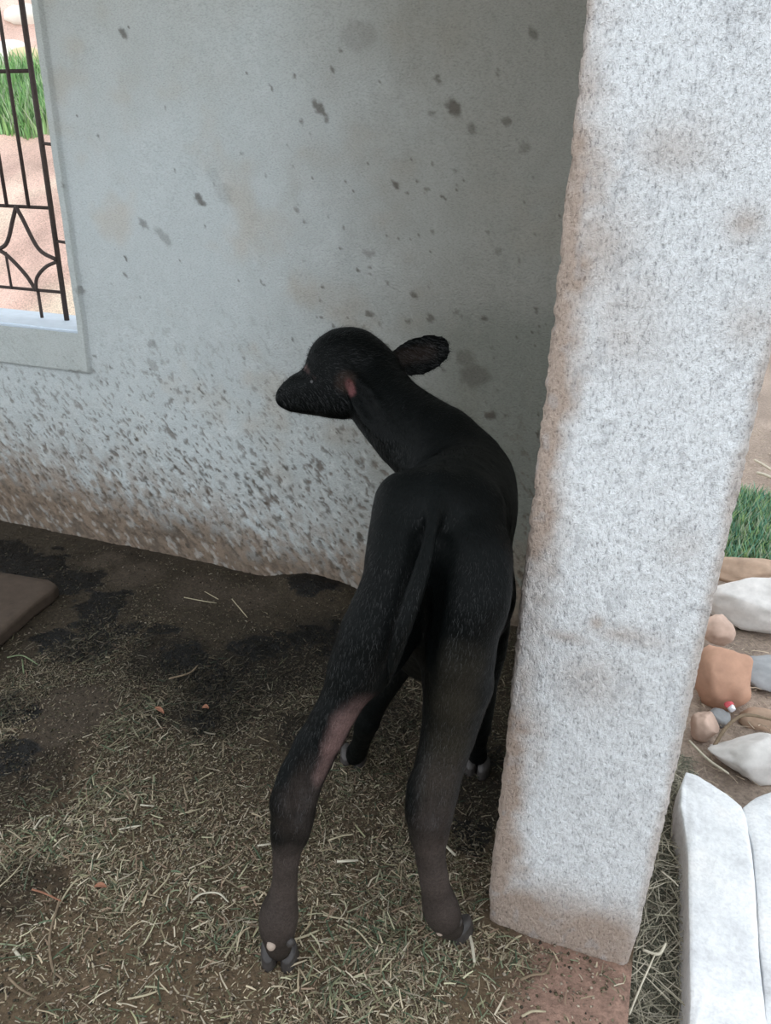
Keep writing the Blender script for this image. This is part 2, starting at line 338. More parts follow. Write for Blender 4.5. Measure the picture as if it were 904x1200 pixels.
def chain(L, k=.02):
    A4 = [np.r_[p_, r_] for p_, r_ in L]
    if len(A4) > 2: A4 = curve_pts(A4, 5)
    mx = max(a_[3] for a_ in A4); sl_, G = region([a_[:3] for a_ in A4], mx+k+.02); dm = np.full(G.shape[:3], 9., np.float32)
    for a_, b_ in zip(A4[:-1], A4[1:]):
        ab = b_[:3]-a_[:3]; t = np.clip(((G-a_[:3])@ab)/ab.dot(ab), 0, 1); dm = np.minimum(dm, np.linalg.norm(G-(a_[:3]+t[..., None]*ab), axis=-1)-(a_[3]+(b_[3]-a_[3])*t))
    add(sl_, dm, k)
def ell(c, R3, M, k=.02, sub=False, curve=0.):
    c = np.array(c); sl_, G = region([c], max(R3)+k+.02); q = (G-c)@np.array(M).T
    if curve: q = np.stack([q[..., 0], q[..., 1], q[..., 2]-curve*q[..., 1]**2], -1)
    R3 = np.array(R3); k0 = np.linalg.norm(q/R3, axis=-1); k1 = np.linalg.norm(q/R3**2, axis=-1)+1e-6; d = k0*(k0-1)/k1
    if sub: field[sl_] = -smin(-field[sl_], d, k)
    else: add(sl_, d, k)
def frame(u, w_):
    u = nrm(u); w_ = nrm(np.array(w_)-u*u.dot(w_)); return np.array([u, np.cross(w_, u), w_])
I3 = np.eye(3); view = lambda p: nrm(CAM-p)
# trunk
chain([S(512, 597, 1.11, 50), S(528, 605, 1.22, 62), S(534, 615, 1.34, 68), S(538, 600, 1.46, 62)], .04)
chain([S(520, 655, 1.16, 62), S(528, 690, 1.30, 76), S(530, 690, 1.44, 68), S(530, 660, 1.54, 52)], .04)
chain([S(515, 735, 1.24, 45), S(508, 745, 1.38, 54), S(515, 720, 1.5, 45)], .04)
chain([S(526, 594, 1.20, 52), S(543, 578, 1.30, 52), S(551, 565, 1.40, 50), S(546, 560, 1.46, 47)], .05)
# haunches
chain([S(474, 588, 1.11, 36), S(465, 640, 1.08, 35), S(457, 690, 1.065, 35), S(436, 740, 1.07, 37), S(420, 782, 1.09, 33)], .025)
chain([S(550, 600, 1.13, 42), S(552, 650, 1.09, 45), S(549, 700, 1.07, 45), S(541, 755, 1.09, 42), S(538, 800, 1.13, 38)], .025)
chain([S(470, 660, 1.13, 40), S(455, 740, 1.16, 36), S(430, 790, 1.13, 28)], .025)
chain([S(545, 680, 1.16, 50), S(535, 770, 1.19, 42), S(530, 820, 1.18, 34)], .025)
# hind legs below the stifle
chain([S(420, 782, 1.09, 33), S(398, 825, 1.10, 26), S(375, 870, 1.12, 26), S(352, 922, 1.13, 24.5), S(342, 965, 1.15, 25), S(337, 992, 1.165, 18), S(335, 1018, 1.185, 15.5), S(332, 1045, 1.215, 16.5), S(327, 1072, 1.245, 23), S(326, 1094, 1.275, 20), S(328, 1110, 1.30, 15)], .014)
chain([S(347, 915, 1.12, 20), S(337, 940, 1.125, 18)], .02)
chain([S(538, 800, 1.13, 38), S(529, 845, 1.16, 34), S(519, 885, 1.18, 30), S(508, 928, 1.19, 29.5), S(503, 965, 1.21, 26), S(504, 995, 1.235, 19), S(507, 1020, 1.26, 17), S(512, 1045, 1.29, 18.5), S(517, 1065, 1.315, 22), S(524, 1080, 1.34, 18), S(530, 1087, 1.36, 14)], .014)
chain([S(494, 925, 1.17, 16), S(492, 955, 1.18, 15)], .02)
for L_ in ([S(356, 866, 1.105, 10), S(338, 908, 1.108, 11), S(330, 940, 1.125, 10), S(333, 972, 1.145, 8)], [S(508, 868, 1.155, 10), S(495, 915, 1.158, 11), S(489, 945, 1.168, 10), S(492, 975, 1.19, 8)]): chain(L_, .012)
for (px, py, D, rx_) in ((356, 915, 1.098, .009), (350, 940, 1.105, .008), (340, 1000, 1.135, .006), (512, 920, 1.140, .009), (508, 945, 1.155, .008), (512, 1000, 1.205, .006)): ell(P(px, py, D), (rx_, rx_, .030), I3, .016, True)
chain([S(557, 655, 1.070, 38), S(557, 700, 1.055, 34)], .03); chain([S(470, 600, 1.09, 22), S(460, 660, 1.06, 22)], .02)
ell(P(505, 700, 1.045), (.012, .02, .07), I3, .03, True); ell(P(478, 735, 1.08), (.008, .02, .05), I3, .02, True)
# fore legs
chain([S(490, 700, 1.50, 42), S(474, 755, 1.53, 28), S(452, 800, 1.57, 18), S(436, 832, 1.61, 15), S(430, 848, 1.63, 15), S(424, 868, 1.69, 11), S(419, 880, 1.74, 12.5), S(416, 886, 1.765, 11)], .02)
chain([S(560, 690, 1.50, 40), S(568, 750, 1.53, 28), S(566, 800, 1.58, 18), S(564, 830, 1.62, 16), S(562, 850, 1.66, 14), S(560, 872, 1.72, 11), S(560, 890, 1.78, 12), S(560, 895, 1.80, 11)], .02)
# withers and neck
chain([S(536, 606, 1.46, 60), S(542, 565, 1.46, 52), S(521, 535, 1.50, 54), S(488, 509, 1.55, 49), S(458, 482, 1.59, 42), S(438, 462, 1.62, 36)], .035)
# head
chain([S(410, 423, 1.64, 38), S(402, 430, 1.64, 40)], .02)
chain([S(402, 430, 1.64, 40), S(433, 433, 1.64, 34), S(455, 470, 1.61, 32)], .025)
chain([S(392, 452, 1.63, 34), S(370, 456, 1.635, 27), S(353, 458.5, 1.64, 21.5), S(342, 463, 1.64, 16.5), S(335, 466, 1.64, 12.5)], .018)
chain([S(347, 452, 1.63, 11), S(335, 460, 1.64, 9), S(334.5, 468, 1.64, 9.5)], .006)
chain([S(398, 468, 1.62, 24), S(370, 472, 1.63, 15), S(344, 472, 1.64, 10.5)], .012)     # lower jaw
rightv = RC[:, 0]; upv = RC[:, 1]
br = P(369, 432, 1.585); chain([(P(362, 433, 1.60), .006), (P(376, 437, 1.583), .008)], .012)  # brow
ell(P(330, 459, 1.625), (.006, .004, .004), I3, .004, True)                           # nostril
chain_m = [P(330, 472, 1.62), P(345, 473.5, 1.605), P(356, 473, 1.595)]
for q in chain_m: ell(q, (.012, .004, .002), frame(rightv, upv), .003, True)
# ears: flattened cupped leaves
def ear(b, t, wdt, n_):
    b, t = np.array(b), np.array(t); u = t-b; L = np.linalg.norm(u); M = frame(u, n_)
    ell(b+u*.50, (L*.52, wdt, .007), M, .008, False, 4.5)
    chain([(b-u*.10, .017), (b+u*.15, .013)], .012)
    ell(b+u*.36+M[2]*.009, (L*.34, wdt*.50, .008), M, .006, True)
nE = P(412, 446, 1.575); nT = P(458, 516, 1.485); ear(nE, nT, .031, view(nE)+.5*rightv*-1)
fE = P(455, 429, 1.655); fT = P(527, 405, 1.70); ear(fE, fT, .042, view(fE)+.15*upv*-1)
# tail
chain([S(513, 566, 1.08, 9), S(509, 600, 1.045, 9), S(502, 640, 1.02, 9.5), S(488, 690, 1.00, 11.5), S(473, 735, 1.00, 11), S(463, 770, 1.02, 8), S(456, 800, 1.04, 3)], .018)
def nets(f, lo, h):
    s = f < 0; a = s[:-1, :-1, :-1]; al = a.copy(); an = a.copy()
    for i in (0, 1):
        for j in (0, 1):
            for k in (0, 1):
                q = s[i:s.shape[0]-1+i, j:s.shape[1]-1+j, k:s.shape[2]-1+k]; al &= q; an |= q
    act = an & ~al; ijk = np.argwhere(act); n = len(ijk); vid = np.full(act.shape, -1, np.int64); vid[act] = np.arange(n)
    acc = np.zeros((n, 3)); cnt = np.zeros(n); cs = [(i, j, k) for i in (0, 1) for j in (0, 1) for k in (0, 1)]
    val = {c_: f[ijk[:, 0]+c_[0], ijk[:, 1]+c_[1], ijk[:, 2]+c_[2]] for c_ in cs}
    for c_ in cs:
        for ax_ in range(3):
            if c_[ax_]: continue
            d = list(c_); d[ax_] = 1; d = tuple(d); v0, v1 = val[c_], val[d]; m = (v0 < 0) != (v1 < 0)
            t = np.where(m, v0/np.where(m, v0-v1, 1), 0); pt = np.tile(np.array(c_, float), (n, 1)); pt[:, ax_] += t; acc[m] += pt[m]; cnt[m] += 1
    V = lo+(ijk+acc/cnt[:, None])*h; Fs = []
    for ax_ in range(3):
        u, v_ = (ax_+1) % 3, (ax_+2) % 3
        sa = [slice(1, -1)]*3; sa[ax_] = slice(0, -1); sb = [slice(1, -1)]*3; sb[ax_] = slice(1, None)
        A, B = s[tuple(sa)], s[tuple(sb)]; m = A != B; e = np.argwhere(m); off = np.ones(3, int); off[ax_] = 0; e = e+off; fl = A[m]
        def cell(du, dv): q = e.copy(); q[:, u] -= du; q[:, v_] -= dv; return vid[q[:, 0], q[:, 1], q[:, 2]]
        q = np.stack([cell(1, 1), cell(0, 1), cell(0, 0), cell(1, 0)], -1); q[~fl] = q[~fl][:, ::-1]; Fs.append(q)
    return V, np.concatenate(Fs)
V, Q = nets(field, lo, hs)
def relax(V, Q, it):
    for _ in range(it):
        acc = np.zeros_like(V); cnt = np.zeros(len(V))
        for a_, b_ in ((0, 1), (1, 2), (2, 3), (3, 0)):
            np.add.at(acc, Q[:, a_], V[Q[:, b_]]); np.add.at(cnt, Q[:, a_], 1)
        V = V*.5+.5*acc/cnt[:, None]
    return V
V = relax(V, Q, 3)
fn = np.cross(V[Q[:, 2]]-V[Q[:, 0]], V[Q[:, 3]]-V[Q[:, 1]]); vn = np.zeros_like(V)
for i in range(4): np.add.at(vn, Q[:, i], fn)
vn /= np.linalg.norm(vn, axis=1)[:, None]+1e-12
V = V+vn*((fbm(V, 28, 3, 80)-.5)*.004)[:, None]
# pigment
BLACK = np.array([.0022, .0030, .0030]); pig = np.tile(BLACK, (len(V), 1))*(.75+.5*fbm(V, 12, 3, 81))[:, None]
def paint(c_, r, col, a, el=None):
    global pig
    d = np.linalg.norm(V-np.array(c_), axis=1)/r+(fbm(V, 30, 3, 82)-.5)*.35; k_ = (ss(1.15, .45, d)*a)[:, None]; pig = pig*(1-k_)+np.array(col)*k_
def pline(L, col, a):
    for i in range(len(L)-1):
        (p0, r0), (p1, r1) = L[i], L[i+1]; n_ = max(2, int(np.linalg.norm(p1-p0)/(min(r0, r1)*.6)))
        for j in range(n_+1): t = j/n_; paint(p0+(p1-p0)*t, r0+(r1-r0)*t, col, a)
BR = (.070, .056, .050); PK = (.19, .12, .112); OL = (.034, .030, .022)
pline([S(336, 1000, 1.15, 26), S(333, 1045, 1.19, 28), S(328, 1080, 1.24, 34), S(328, 1110, 1.28, 28)], BR, .35)
pline([S(505, 990, 1.20, 28), S(509, 1035, 1.25, 28), S(516, 1068, 1.30, 32), S(528, 1092, 1.34, 28)], BR, .35)
pline([S(372, 890, 1.11, 26), S(352, 930, 1.11, 30), S(345, 975, 1.13, 30)], BR, .13)
pline([S(420, 815, 1.08, 21), S(404, 845, 1.08, 20), S(390, 880, 1.09, 17), S(376, 915, 1.10, 14)], PK, .20)
pline([S(545, 770, 1.05, 34), S(535, 820, 1.10, 34), S(525, 870, 1.14, 30), S(512, 930, 1.16, 30)], OL, .22); pline([S(520, 900, 1.15, 30), S(506, 960, 1.17, 32), S(507, 990, 1.20, 30)], BR, .14)
pline([S(488, 712, 1.03, 8), S(480, 745, 1.05, 9), S(470, 775, 1.09, 8)], (.16, .10, .10), .5)
pline([S(409, 446, 1.57, 6), S(412, 460, 1.56, 6)], (.13, .05, .052), .7); paint(P(406, 448, 1.57), .026, (.06, .035, .025), .3)
pline([S(359, 431, 1.605, 5), S(365, 437, 1.597, 6), S(372, 443, 1.588, 6)], (.12, .075, .07), .6)
pline([S(470, 420, 1.65, 13), S(505, 412, 1.67, 13)], (.034, .024, .020), .45)
mk = NT('short black calf coat', .50, .07); f1 = mk.noise(260, 3, .7); f2 = mk.noise(30, 3)
mk.col(mk.mix(1., mk.attr('tint'), mk.ramp(f1, [(.3, g(.7)), (.7, g(1.35))]), 'MULTIPLY'))
mk.bump(mk.math('ADD', f1, f2), .35, .002); M_COAT = mk.m
calf = empty('buffalo_calf', (-.33, 1.08, 0), 'black water buffalo calf seen from behind, head turned left, beside the white pillar', 'calf')
def cp(o): o.parent = calf; o.matrix_parent_inverse = Matrix.Translation((.33, -1.08, 0)); return o
cp(mesh('body', V, Q, M_COAT, None, True, {'tint': pig}))
# coat of short hairs lying along the body
areaf = np.linalg.norm(fn, axis=1)*.5; NH = 70000; pick = rng.choice(len(Q), NH, p=areaf/areaf.sum()); bc = rng.random((NH, 2))
q = Q[pick]; a_, b_ = bc[:, :1], bc[:, 1:]; base_p = (V[q[:, 0]]*(1-a_)+V[q[:, 1]]*a_)*(1-b_)+(V[q[:, 3]]*(1-a_)+V[q[:, 2]]*a_)*b_
hn = vn[q[:, 0]]; hcol = pig[q[:, 0]]
headm = ss(1.40, 1.5, (base_p-CAM)@(-RC[:, 2]))*ss(.70, .85, base_p[:, 2])
flow = np.array([.02, -.55, -.85])*(1-headm[:, None])+(rightv*.8-upv*.35)*headm[:, None]
flow = flow+rng.normal(0, .22, (NH, 3)); tg = flow-hn*(flow*hn).sum(1)[:, None]; tg /= np.linalg.norm(tg, axis=1)[:, None]+1e-9
lowm = ss(.34, .22, base_p[:, 2]); ln = rng.uniform(.006, .012, NH)*(1-.6*lowm)*(1+.4*headm); 
lift = rng.uniform(.12, .45, NH)+.35*headm; dr = tg+hn*lift[:, None]; dr /= np.linalg.norm(dr, axis=1)[:, None]
sd = np.cross(dr, hn); sd /= np.linalg.norm(sd, axis=1)[:, None]+1e-9; wd = rng.uniform(.00022, .00045, NH)[:, None]
r0 = base_p-hn*.0005; HV = np.empty((NH*3, 3)); HV[0::3] = r0-sd*wd; HV[1::3] = r0+sd*wd; HV[2::3] = r0+dr*ln[:, None]
HF = np.arange(NH*3).reshape(NH, 3); hc = np.repeat(hcol*rng.uniform(.7, 1.7, NH)[:, None], 3, 0)
mh = NT('hair strand', .36, .30); mh.col(mh.attr('tint')); 
cp(tag(mesh('fur', HV, HF, mh.m, None, False, {'tint': hc}), kind='stuff'))
# eyes
M_EYE = solid('dark wet eye', (.006, .005, .005), .08, .05, 10, .6, 0)
def ball(name, c_, r, mat, sc_=(1, 1, 1), M=None, seg=20):
    bm = bmesh.new(); bmesh.ops.create_uvsphere(bm, u_segments=seg, v_segments=seg//2, radius=1)
    for v in bm.verts:
        q_ = np.array(v.co)*np.array(sc_)*r; q_ = (M.T@q_ if M is not None else q_)+np.array(c_); v.co = q_
    for f_ in bm.faces: f_.smooth = True
    me = bpy.data.meshes.new(name); bm.to_mesh(me); bm.free(); return link(name, me, mat)
cp(ball('eye', P(368, 448, 1.591), .0095, M_EYE)); cp(ball('eye', P(372, 440, 1.69), .0085, M_EYE))
# cloven hooves: every claw a wedge lofted from coronet to sole
M_HOOF = solid('dark horn of the hooves', (.045, .040, .038), .45, .3, 60, .4, .2); M_DEW = solid('pale horn', (.36, .29, .24), .5, .15, 60)
def claw(cx, cy, ang, side, L=.060, W_=.031, Hh=.034, zb=0.002):
    ca, sa = math.cos(ang), math.sin(ang); fw = np.array([-sa, ca, 0]); sdv = np.array([ca, sa, 0]); V_ = []; n_ = 14; rows = 6
    for i in range(rows):
        t = i/(rows-1)
        for k_ in range(n_):
            th = 2*math.pi*k_/n_; l = math.cos(th); s_ = math.sin(th)
            Lf = L*.5*(1.0-.42*t if l > 0 else 1.0-.22*t); ww = W_*.5*(1-.18*t)*(1-.35*max(l, 0)**2)
            pz_ = zb+Hh*t*(1.0 if l < 0 else 1.0+.10*l); V_.append(np.array([cx, cy, 0])+fw*(l*Lf-.004*t)+sdv*(s_*ww+side*.0015)+np.array([0, 0, pz_-(.35*Hh*t*max(-l, 0))]))
    Fc = [[i*n_+k_, i*n_+(k_+1) % n_, (i+1)*n_+(k_+1) % n_, (i+1)*n_+k_] for i in range(rows-1) for k_ in range(n_)]+[list(range(n_))[::-1], [(rows-1)*n_+k_ for k_ in range(n_)]]
    return cp(mesh('hoof', V_, Fc, M_HOOF, None, True))
def foot(px, py, ang, spread, dz=0):
    c_ = onz(px, py); z_ = float(hfloor(np.array([c_[0]]), np.array([c_[1]]))[0])
    for s_ in (-1, 1):
        d_ = spread*s_; claw(c_[0]+math.cos(ang)*d_, c_[1]+math.sin(ang)*d_, ang+s_*-.10, s_, zb=z_+dz)
foot(328, 1120, .30, .0165); foot(533, 1088, -.25, .0165); foot(414, 890, .2, .014); foot(560, 900, 0., .014)
for (px, py, D) in ((318, 1108, 1.238), (340, 1104, 1.245), (516, 1091, 1.312), (537, 1080, 1.318)):
    cp(ball('dewclaw', P(px, py, D), .0075, M_DEW if px in (318, 516) else M_HOOF, (1, 1, 1.2)))

# ---------------------------------------------------------------- litter: chopped straw and fodder, more of it towards the open side
def damp_shade(x_, y_): return np.where(x_ > .118, 1., (1-.45*blobs(x_, y_, MOIST_SHADE))*(1-.5*blobs(x_, y_, WET_SHADE))*(.45+.62*ss(1.45, .75, y_)))  # moisture, painted shade beside the pillar, darker tone towards the back wall
def litter(n, xr, yr, fn, seed, lmin, lmax, wmin, wmax, pal, h0, h1):
    r = np.random.default_rng(seed); x_ = r.uniform(*xr, n); y_ = r.uniform(*yr, n); keep = r.random(n) < fn(x_, y_); keep &= ~((x_ > -.15) & (y_ > .985) & (x_ < .119)); x_, y_ = x_[keep], y_[keep]; n = len(x_)
    L = lmin*(lmax/lmin)**(r.random(n)**1.6); W_ = np.minimum(r.uniform(wmin, wmax, n), L*.6); a_ = r.uniform(0, math.pi, n)+0; tl = r.normal(0, .16, n)
    d = np.stack([np.cos(a_), np.sin(a_), tl], -1); s_ = np.stack([-np.sin(a_), np.cos(a_), r.normal(0, .3, n)], -1)
    z_ = hsurf(x_, y_)+r.uniform(h0, h1, n)+.5*L*abs(tl)*.8; c_ = np.stack([x_, y_, z_], -1); bend = r.normal(0, .045, n)[:, None]*s_*L[:, None]; bz = np.stack([0*L, 0*L, L*r.uniform(-.02, .08, n)], -1)
    A = c_-d*L[:, None]/2; B = c_+d*L[:, None]/2; M = c_+bend+bz; w2 = (s_*W_[:, None]/2)
    th = np.array([0, 0, .0007])
    Vv = np.stack([A-w2, A+w2, M-w2, M+w2, B-w2*.6, B+w2*.6], 1).reshape(-1, 3); k_ = np.arange(n)[:, None]*6
    Qs = np.concatenate([k_+np.array([0, 2, 3, 1]), k_+np.array([2, 4, 5, 3])])
    pal = np.array(pal); ci = pal[r.integers(0, len(pal), n)]*r.uniform(.55, 1.35, n)[:, None]*damp_shade(x_, y_)[:, None]
    return Vv, Qs, np.repeat(ci, 6, 0)
def dens(x_, y_):
    p_ = np.stack([x_, y_, 0*x_], -1); a_ = fbm(p_, 4.5, 3, 91); d = ss(1.75, .85, y_)*.9+.08
    d = d*(.25+1.3*ss(.36, .62, a_)); bare = blobs(x_, y_, [(85, 830, .11), (60, 860, .08), (160, 672, .10), (230, 690, .12), (300, 690, .08), (120, 655, .08), (60, 1030, .04), (30, 620, .12)])
    slab_ = (y_-1.36 > -.1)&(x_ < -1.63)
    d = d*(1-.93*bare)*(1-.85*ss(-.07, -.03, x_)*ss(1.0, .97, y_)); d = np.where((x_ > -.15) & (y_ > .985), 0, d)
    right = ss(-.9, -.4, x_)*ss(1.0, 1.5, y_)*.35; return np.clip(d+right*(1-bare), 0, 1)*(1-.6*blobs(x_, y_, [(20, 920, .16), (20, 1180, .06), (200, 1180, .05)]))
def clump(x_, y_): return dens(x_, y_)*(.15+blobs(x_, y_, [(100, 960, .16), (60, 970, .12), (130, 1100, .16), (260, 1080, .10), (70, 1160, .16), (480, 1100, .14), (170, 850, .10), (590, 1150, .07), (110, 760, .08), (400, 1120, .1)]))
STR = [(.40, .34, .24), (.33, .27, .185), (.26, .215, .14), (.19, .17, .105), (.125, .13, .075), (.09, .07, .048), (.48, .42, .32), (.24, .17, .12)]
GRN = [(.10, .13, .08), (.17, .19, .12), (.26, .25, .15), (.38, .36, .24), (.07, .10, .06)]
DRK = [(.06, .05, .03), (.09, .08, .045), (.12, .10, .06)]
hsurf = hfloor
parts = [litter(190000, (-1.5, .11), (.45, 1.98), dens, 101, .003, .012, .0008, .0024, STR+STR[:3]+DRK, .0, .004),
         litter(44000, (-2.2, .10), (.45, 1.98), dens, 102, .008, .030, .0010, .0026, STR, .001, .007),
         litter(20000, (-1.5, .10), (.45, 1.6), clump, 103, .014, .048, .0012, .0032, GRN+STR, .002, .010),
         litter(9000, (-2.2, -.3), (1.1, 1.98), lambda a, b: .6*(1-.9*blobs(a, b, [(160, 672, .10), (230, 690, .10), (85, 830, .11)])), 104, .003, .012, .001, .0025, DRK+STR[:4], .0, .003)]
def join(L):
    o_ = 0; Vs, Qs, Cs = [], [], []
    for v_, q_, c_ in L: Vs.append(v_); Qs.append(q_+o_); Cs.append(c_); o_ += len(v_)
    return np.concatenate(Vs), np.concatenate(Qs), np.concatenate(Cs)
v_, q_, c_ = join(parts)
tag(mesh('straw_litter', v_, q_, M_STRAW, None, False, {'tint': c_}), 'chopped straw and green fodder trampled over the mud floor', 'straw', kind='stuff')
# crumbs of dung and soil
def crumbs(n, xr, yr, zf, seed, s0, s1, pal, fn=None):
    r = np.random.default_rng(seed); x_ = r.uniform(*xr, n); y_ = r.uniform(*yr, n)
    if fn is not None: k_ = r.random(n) < fn(x_, y_); x_, y_ = x_[k_], y_[k_]; n = len(x_)
    s_ = r.uniform(s0, s1, n); o8 = np.array([[1, 0, 0], [0, 1, 0], [-1, 0, 0], [0, -1, 0], [0, 0, .8], [0, 0, -.6]])
    Vv = np.stack([x_, y_, zf(x_, y_)+s_*.2], -1)[:, None, :]+o8[None]*s_[:, None, None]*r.uniform(.6, 1.3, (n, 6, 1)); F3 = np.array([[0, 1, 4], [1, 2, 4], [2, 3, 4], [3, 0, 4], [1, 0, 5], [2, 1, 5], [3, 2, 5], [0, 3, 5]])
    Fs = (np.arange(n)[:, None, None]*6+F3[None]).reshape(-1, 3); pal = np.array(pal); return Vv.reshape(-1, 3), Fs, np.repeat(pal[r.integers(0, len(pal), n)]*r.uniform(.6, 1.3, n)[:, None]*damp_shade(x_, y_)[:, None], 6, 0)
v_, q_, c_ = crumbs(26000, (-1.9, .08), (.45, 1.98), hfloor, 111, .0012, .0042, DRK+[(.16, .13, .10), (.30, .25, .19), (.38, .32, .25), (.24, .18, .13), (.04, .035, .025)], lambda a, b: .25+.75*ss(1.7, .9, b))
tag(mesh('soil_crumbs', v_, q_, M_STRAW, None, False, {'tint': c_}), 'crumbs of mud and dung scattered over the floor', 'soil', kind='stuff')
# single stalks, leaves and twigs that stand out
def hz(x_, y_): return float(hfloor(np.array([x_]), np.array([y_]))[0])
M_ST = solid('dry straw stalk', (.40, .35, .24), .7, .25, 80); M_TW = solid('brown twig', (.20, .15, .10), .8, .3, 80); M_GL = solid('wilted green blade', (.16, .20, .11), .7, .3, 60); M_RL = solid('dry red brown leaf', (.28, .13, .08), .8, .3, 60); M_PL = solid('pale fibre', (.52, .48, .38), .7, .2, 80)
def stalk(name, px, r_, mat, label, cat='straw', lift=.008, flat=.6, zf=hz, z0=0.):
    pts = []
    for i, p_ in enumerate(px):
        q_ = onz(p_[0], p_[1], z0); q_ = np.array([q_[0], q_[1], zf(q_[0], q_[1])+lift+(p_[2] if len(p_) > 2 else 0)]); pts.append(q_)
    cp_ = curve_pts(pts, 5) if len(pts) > 2 else pts; n_ = len(cp_)
    o = tube(name, [q_ for q_ in cp_], [r_*(1 if i < n_*.7 else 1-.5*(i-n_*.7)/(n_*.3)) for i in range(n_)], mat, None, 6, flat); return tag(o, label, cat)
stalk('straw_stalk', [(72, 1050), (62, 1082), (58, 1105), (62, 1135), (74, 1150)], .0024, M_TW, 'long bent brown stem lying at the lower left of the floor', 'stem')
stalk('straw_stalk', [(92, 1030), (78, 1046), (60, 1078)], .0018, M_ST, 'thin stem meeting the long bent brown stem', 'stem')
stalk('straw_stalk', [(38, 1045), (52, 1048), (72, 1057)], .0020, M_RL, 'reddish bent stem left of the long brown stem')
stalk('straw_stalk', [(0, 1040), (14, 1028), (28, 1012)], .0016, M_ST, 'curved pale stalk at the left edge of the floor')
stalk('straw_stalk', [(0, 994), (20, 995), (40, 995)], .0020, M_TW, 'straight brown stalk lying level at the left edge')
stalk('straw_stalk', [(180, 910), (179, 942)], .0013, M_ST, 'thin upright-looking straw pointing away from the camera on the middle floor')
stalk('straw_stalk', [(165, 947), (181, 948)], .0022, M_PL, 'short thick pale straw below the middle patch of litter')
stalk('straw_stalk', [(210, 958), (236, 951)], .0017, M_ST, 'slender straw right of the short thick pale one')
stalk('straw_stalk', [(140, 975), (152, 972), (166, 970)], .0022, M_PL, 'pale folded blade left of the middle floor')
stalk('straw_stalk', [(228, 922), (240, 913), (250, 908)], .0018, M_ST, 'straw between the left hind leg and the middle litter')
stalk('straw_stalk', [(395, 1013, .002), (420, 1012, .002)], .0030, M_PL, 'thick short pale straw between the two hind legs')
stalk('straw_stalk', [(385, 987), (400, 982), (414, 980)], .0022, M_ST, 'long pale straw just above the thick one between the hind legs')
stalk('straw_stalk', [(302, 994), (318, 992)], .0022, M_PL, 'pale straw touching the left side of the left hind leg')
stalk('straw_stalk', [(345, 1103), (358, 1099), (374, 1092)], .0022, M_ST, 'straw poking out to the right of the left hind hoof')
stalk('straw_stalk', [(379, 1074), (392, 1077), (404, 1078)], .0020, M_ST, 'light straw lying level between the hind hooves')
stalk('straw_stalk', [(404, 1084), (420, 1094), (436, 1112)], .0018, M_ST, 'slanting straw between the hind hooves')
stalk('straw_stalk', [(522, 993, .002), (534, 1004)], .0030, M_PL, 'pale thick stalk right of the right hock')
stalk('straw_stalk', [(548, 1093), (553, 1108), (556, 1130)], .0032, M_PL, 'whitish fibre lying right below the right hind hoof')
stalk('straw_stalk', [(610, 1148), (625, 1143), (640, 1140), (648, 1122)], .0026, M_TW, 'crooked brown straw at the foot of the pillar', 'straw')
stalk('straw_stalk', [(612, 1192), (624, 1186), (640, 1186)], .0022, M_ST, 'straw on the bare concrete below the pillar')
stalk('straw_stalk', [(592, 1112), (604, 1100), (612, 1096)], .0020, M_ST, 'straw leaning against the left foot of the pillar')
stalk('straw_stalk', [(216, 700), (232, 703), (254, 707)], .0020, M_ST, 'upper pale straw near the foot of the back wall')
stalk('straw_stalk', [(240, 693), (256, 702)], .0018, M_ST, 'short straw crossing the upper pale straw near the back wall')
stalk('straw_stalk', [(272, 702), (280, 712), (290, 723)], .0018, M_ST, 'slanting straw right of the crossed pair near the back wall')
stalk('straw_stalk', [(198, 797), (222, 790), (232, 780)], .0030, M_TW, 'dark twig on the wet patch in the middle of the floor', 'twig')
stalk('straw_stalk', [(8, 770), (26, 768), (44, 778)], .0024, M_GL, 'green blade in front of the stone slab', 'grass')
stalk('straw_stalk', [(26, 772), (28, 790)], .0020, M_GL, 'short green blade crossing the one before the slab', 'grass')
stalk('straw_stalk', [(224, 1062), (236, 1052), (256, 1050), (268, 1060)], .0022, M_PL, 'arched pale blade left of the left hind hoof')
stalk('straw_stalk', [(264, 1124), (274, 1108), (284, 1090)], .0020, M_ST, 'straw slanting up towards the left hind hoof')
stalk('straw_stalk', [(40, 975), (50, 962), (60, 958)], .0022, M_PL, 'pale curved blade in the green heap at the left')
stalk('straw_stalk', [(52, 1000), (64, 985), (76, 972)], .0020, M_GL, 'green straight blade in the heap at the left', 'grass')
stalk('straw_stalk', [(16, 1112), (22, 1120), (30, 1126)], .0030, M_PL, 'short broad pale leaf at the lower left', 'leaf')
stalk('straw_stalk', [(10, 1146), (24, 1160), (44, 1172)], .0022, M_TW, 'brown stem in the bottom left corner', 'stem')
stalk('straw_stalk', [(150, 1172), (170, 1168), (186, 1163)], .0020, M_ST, 'straw near the bottom edge left of centre')
stalk('straw_stalk', [(180, 1050), (196, 1034), (200, 1026)], .0018, M_ST, 'thin straw on bare mud left of centre')
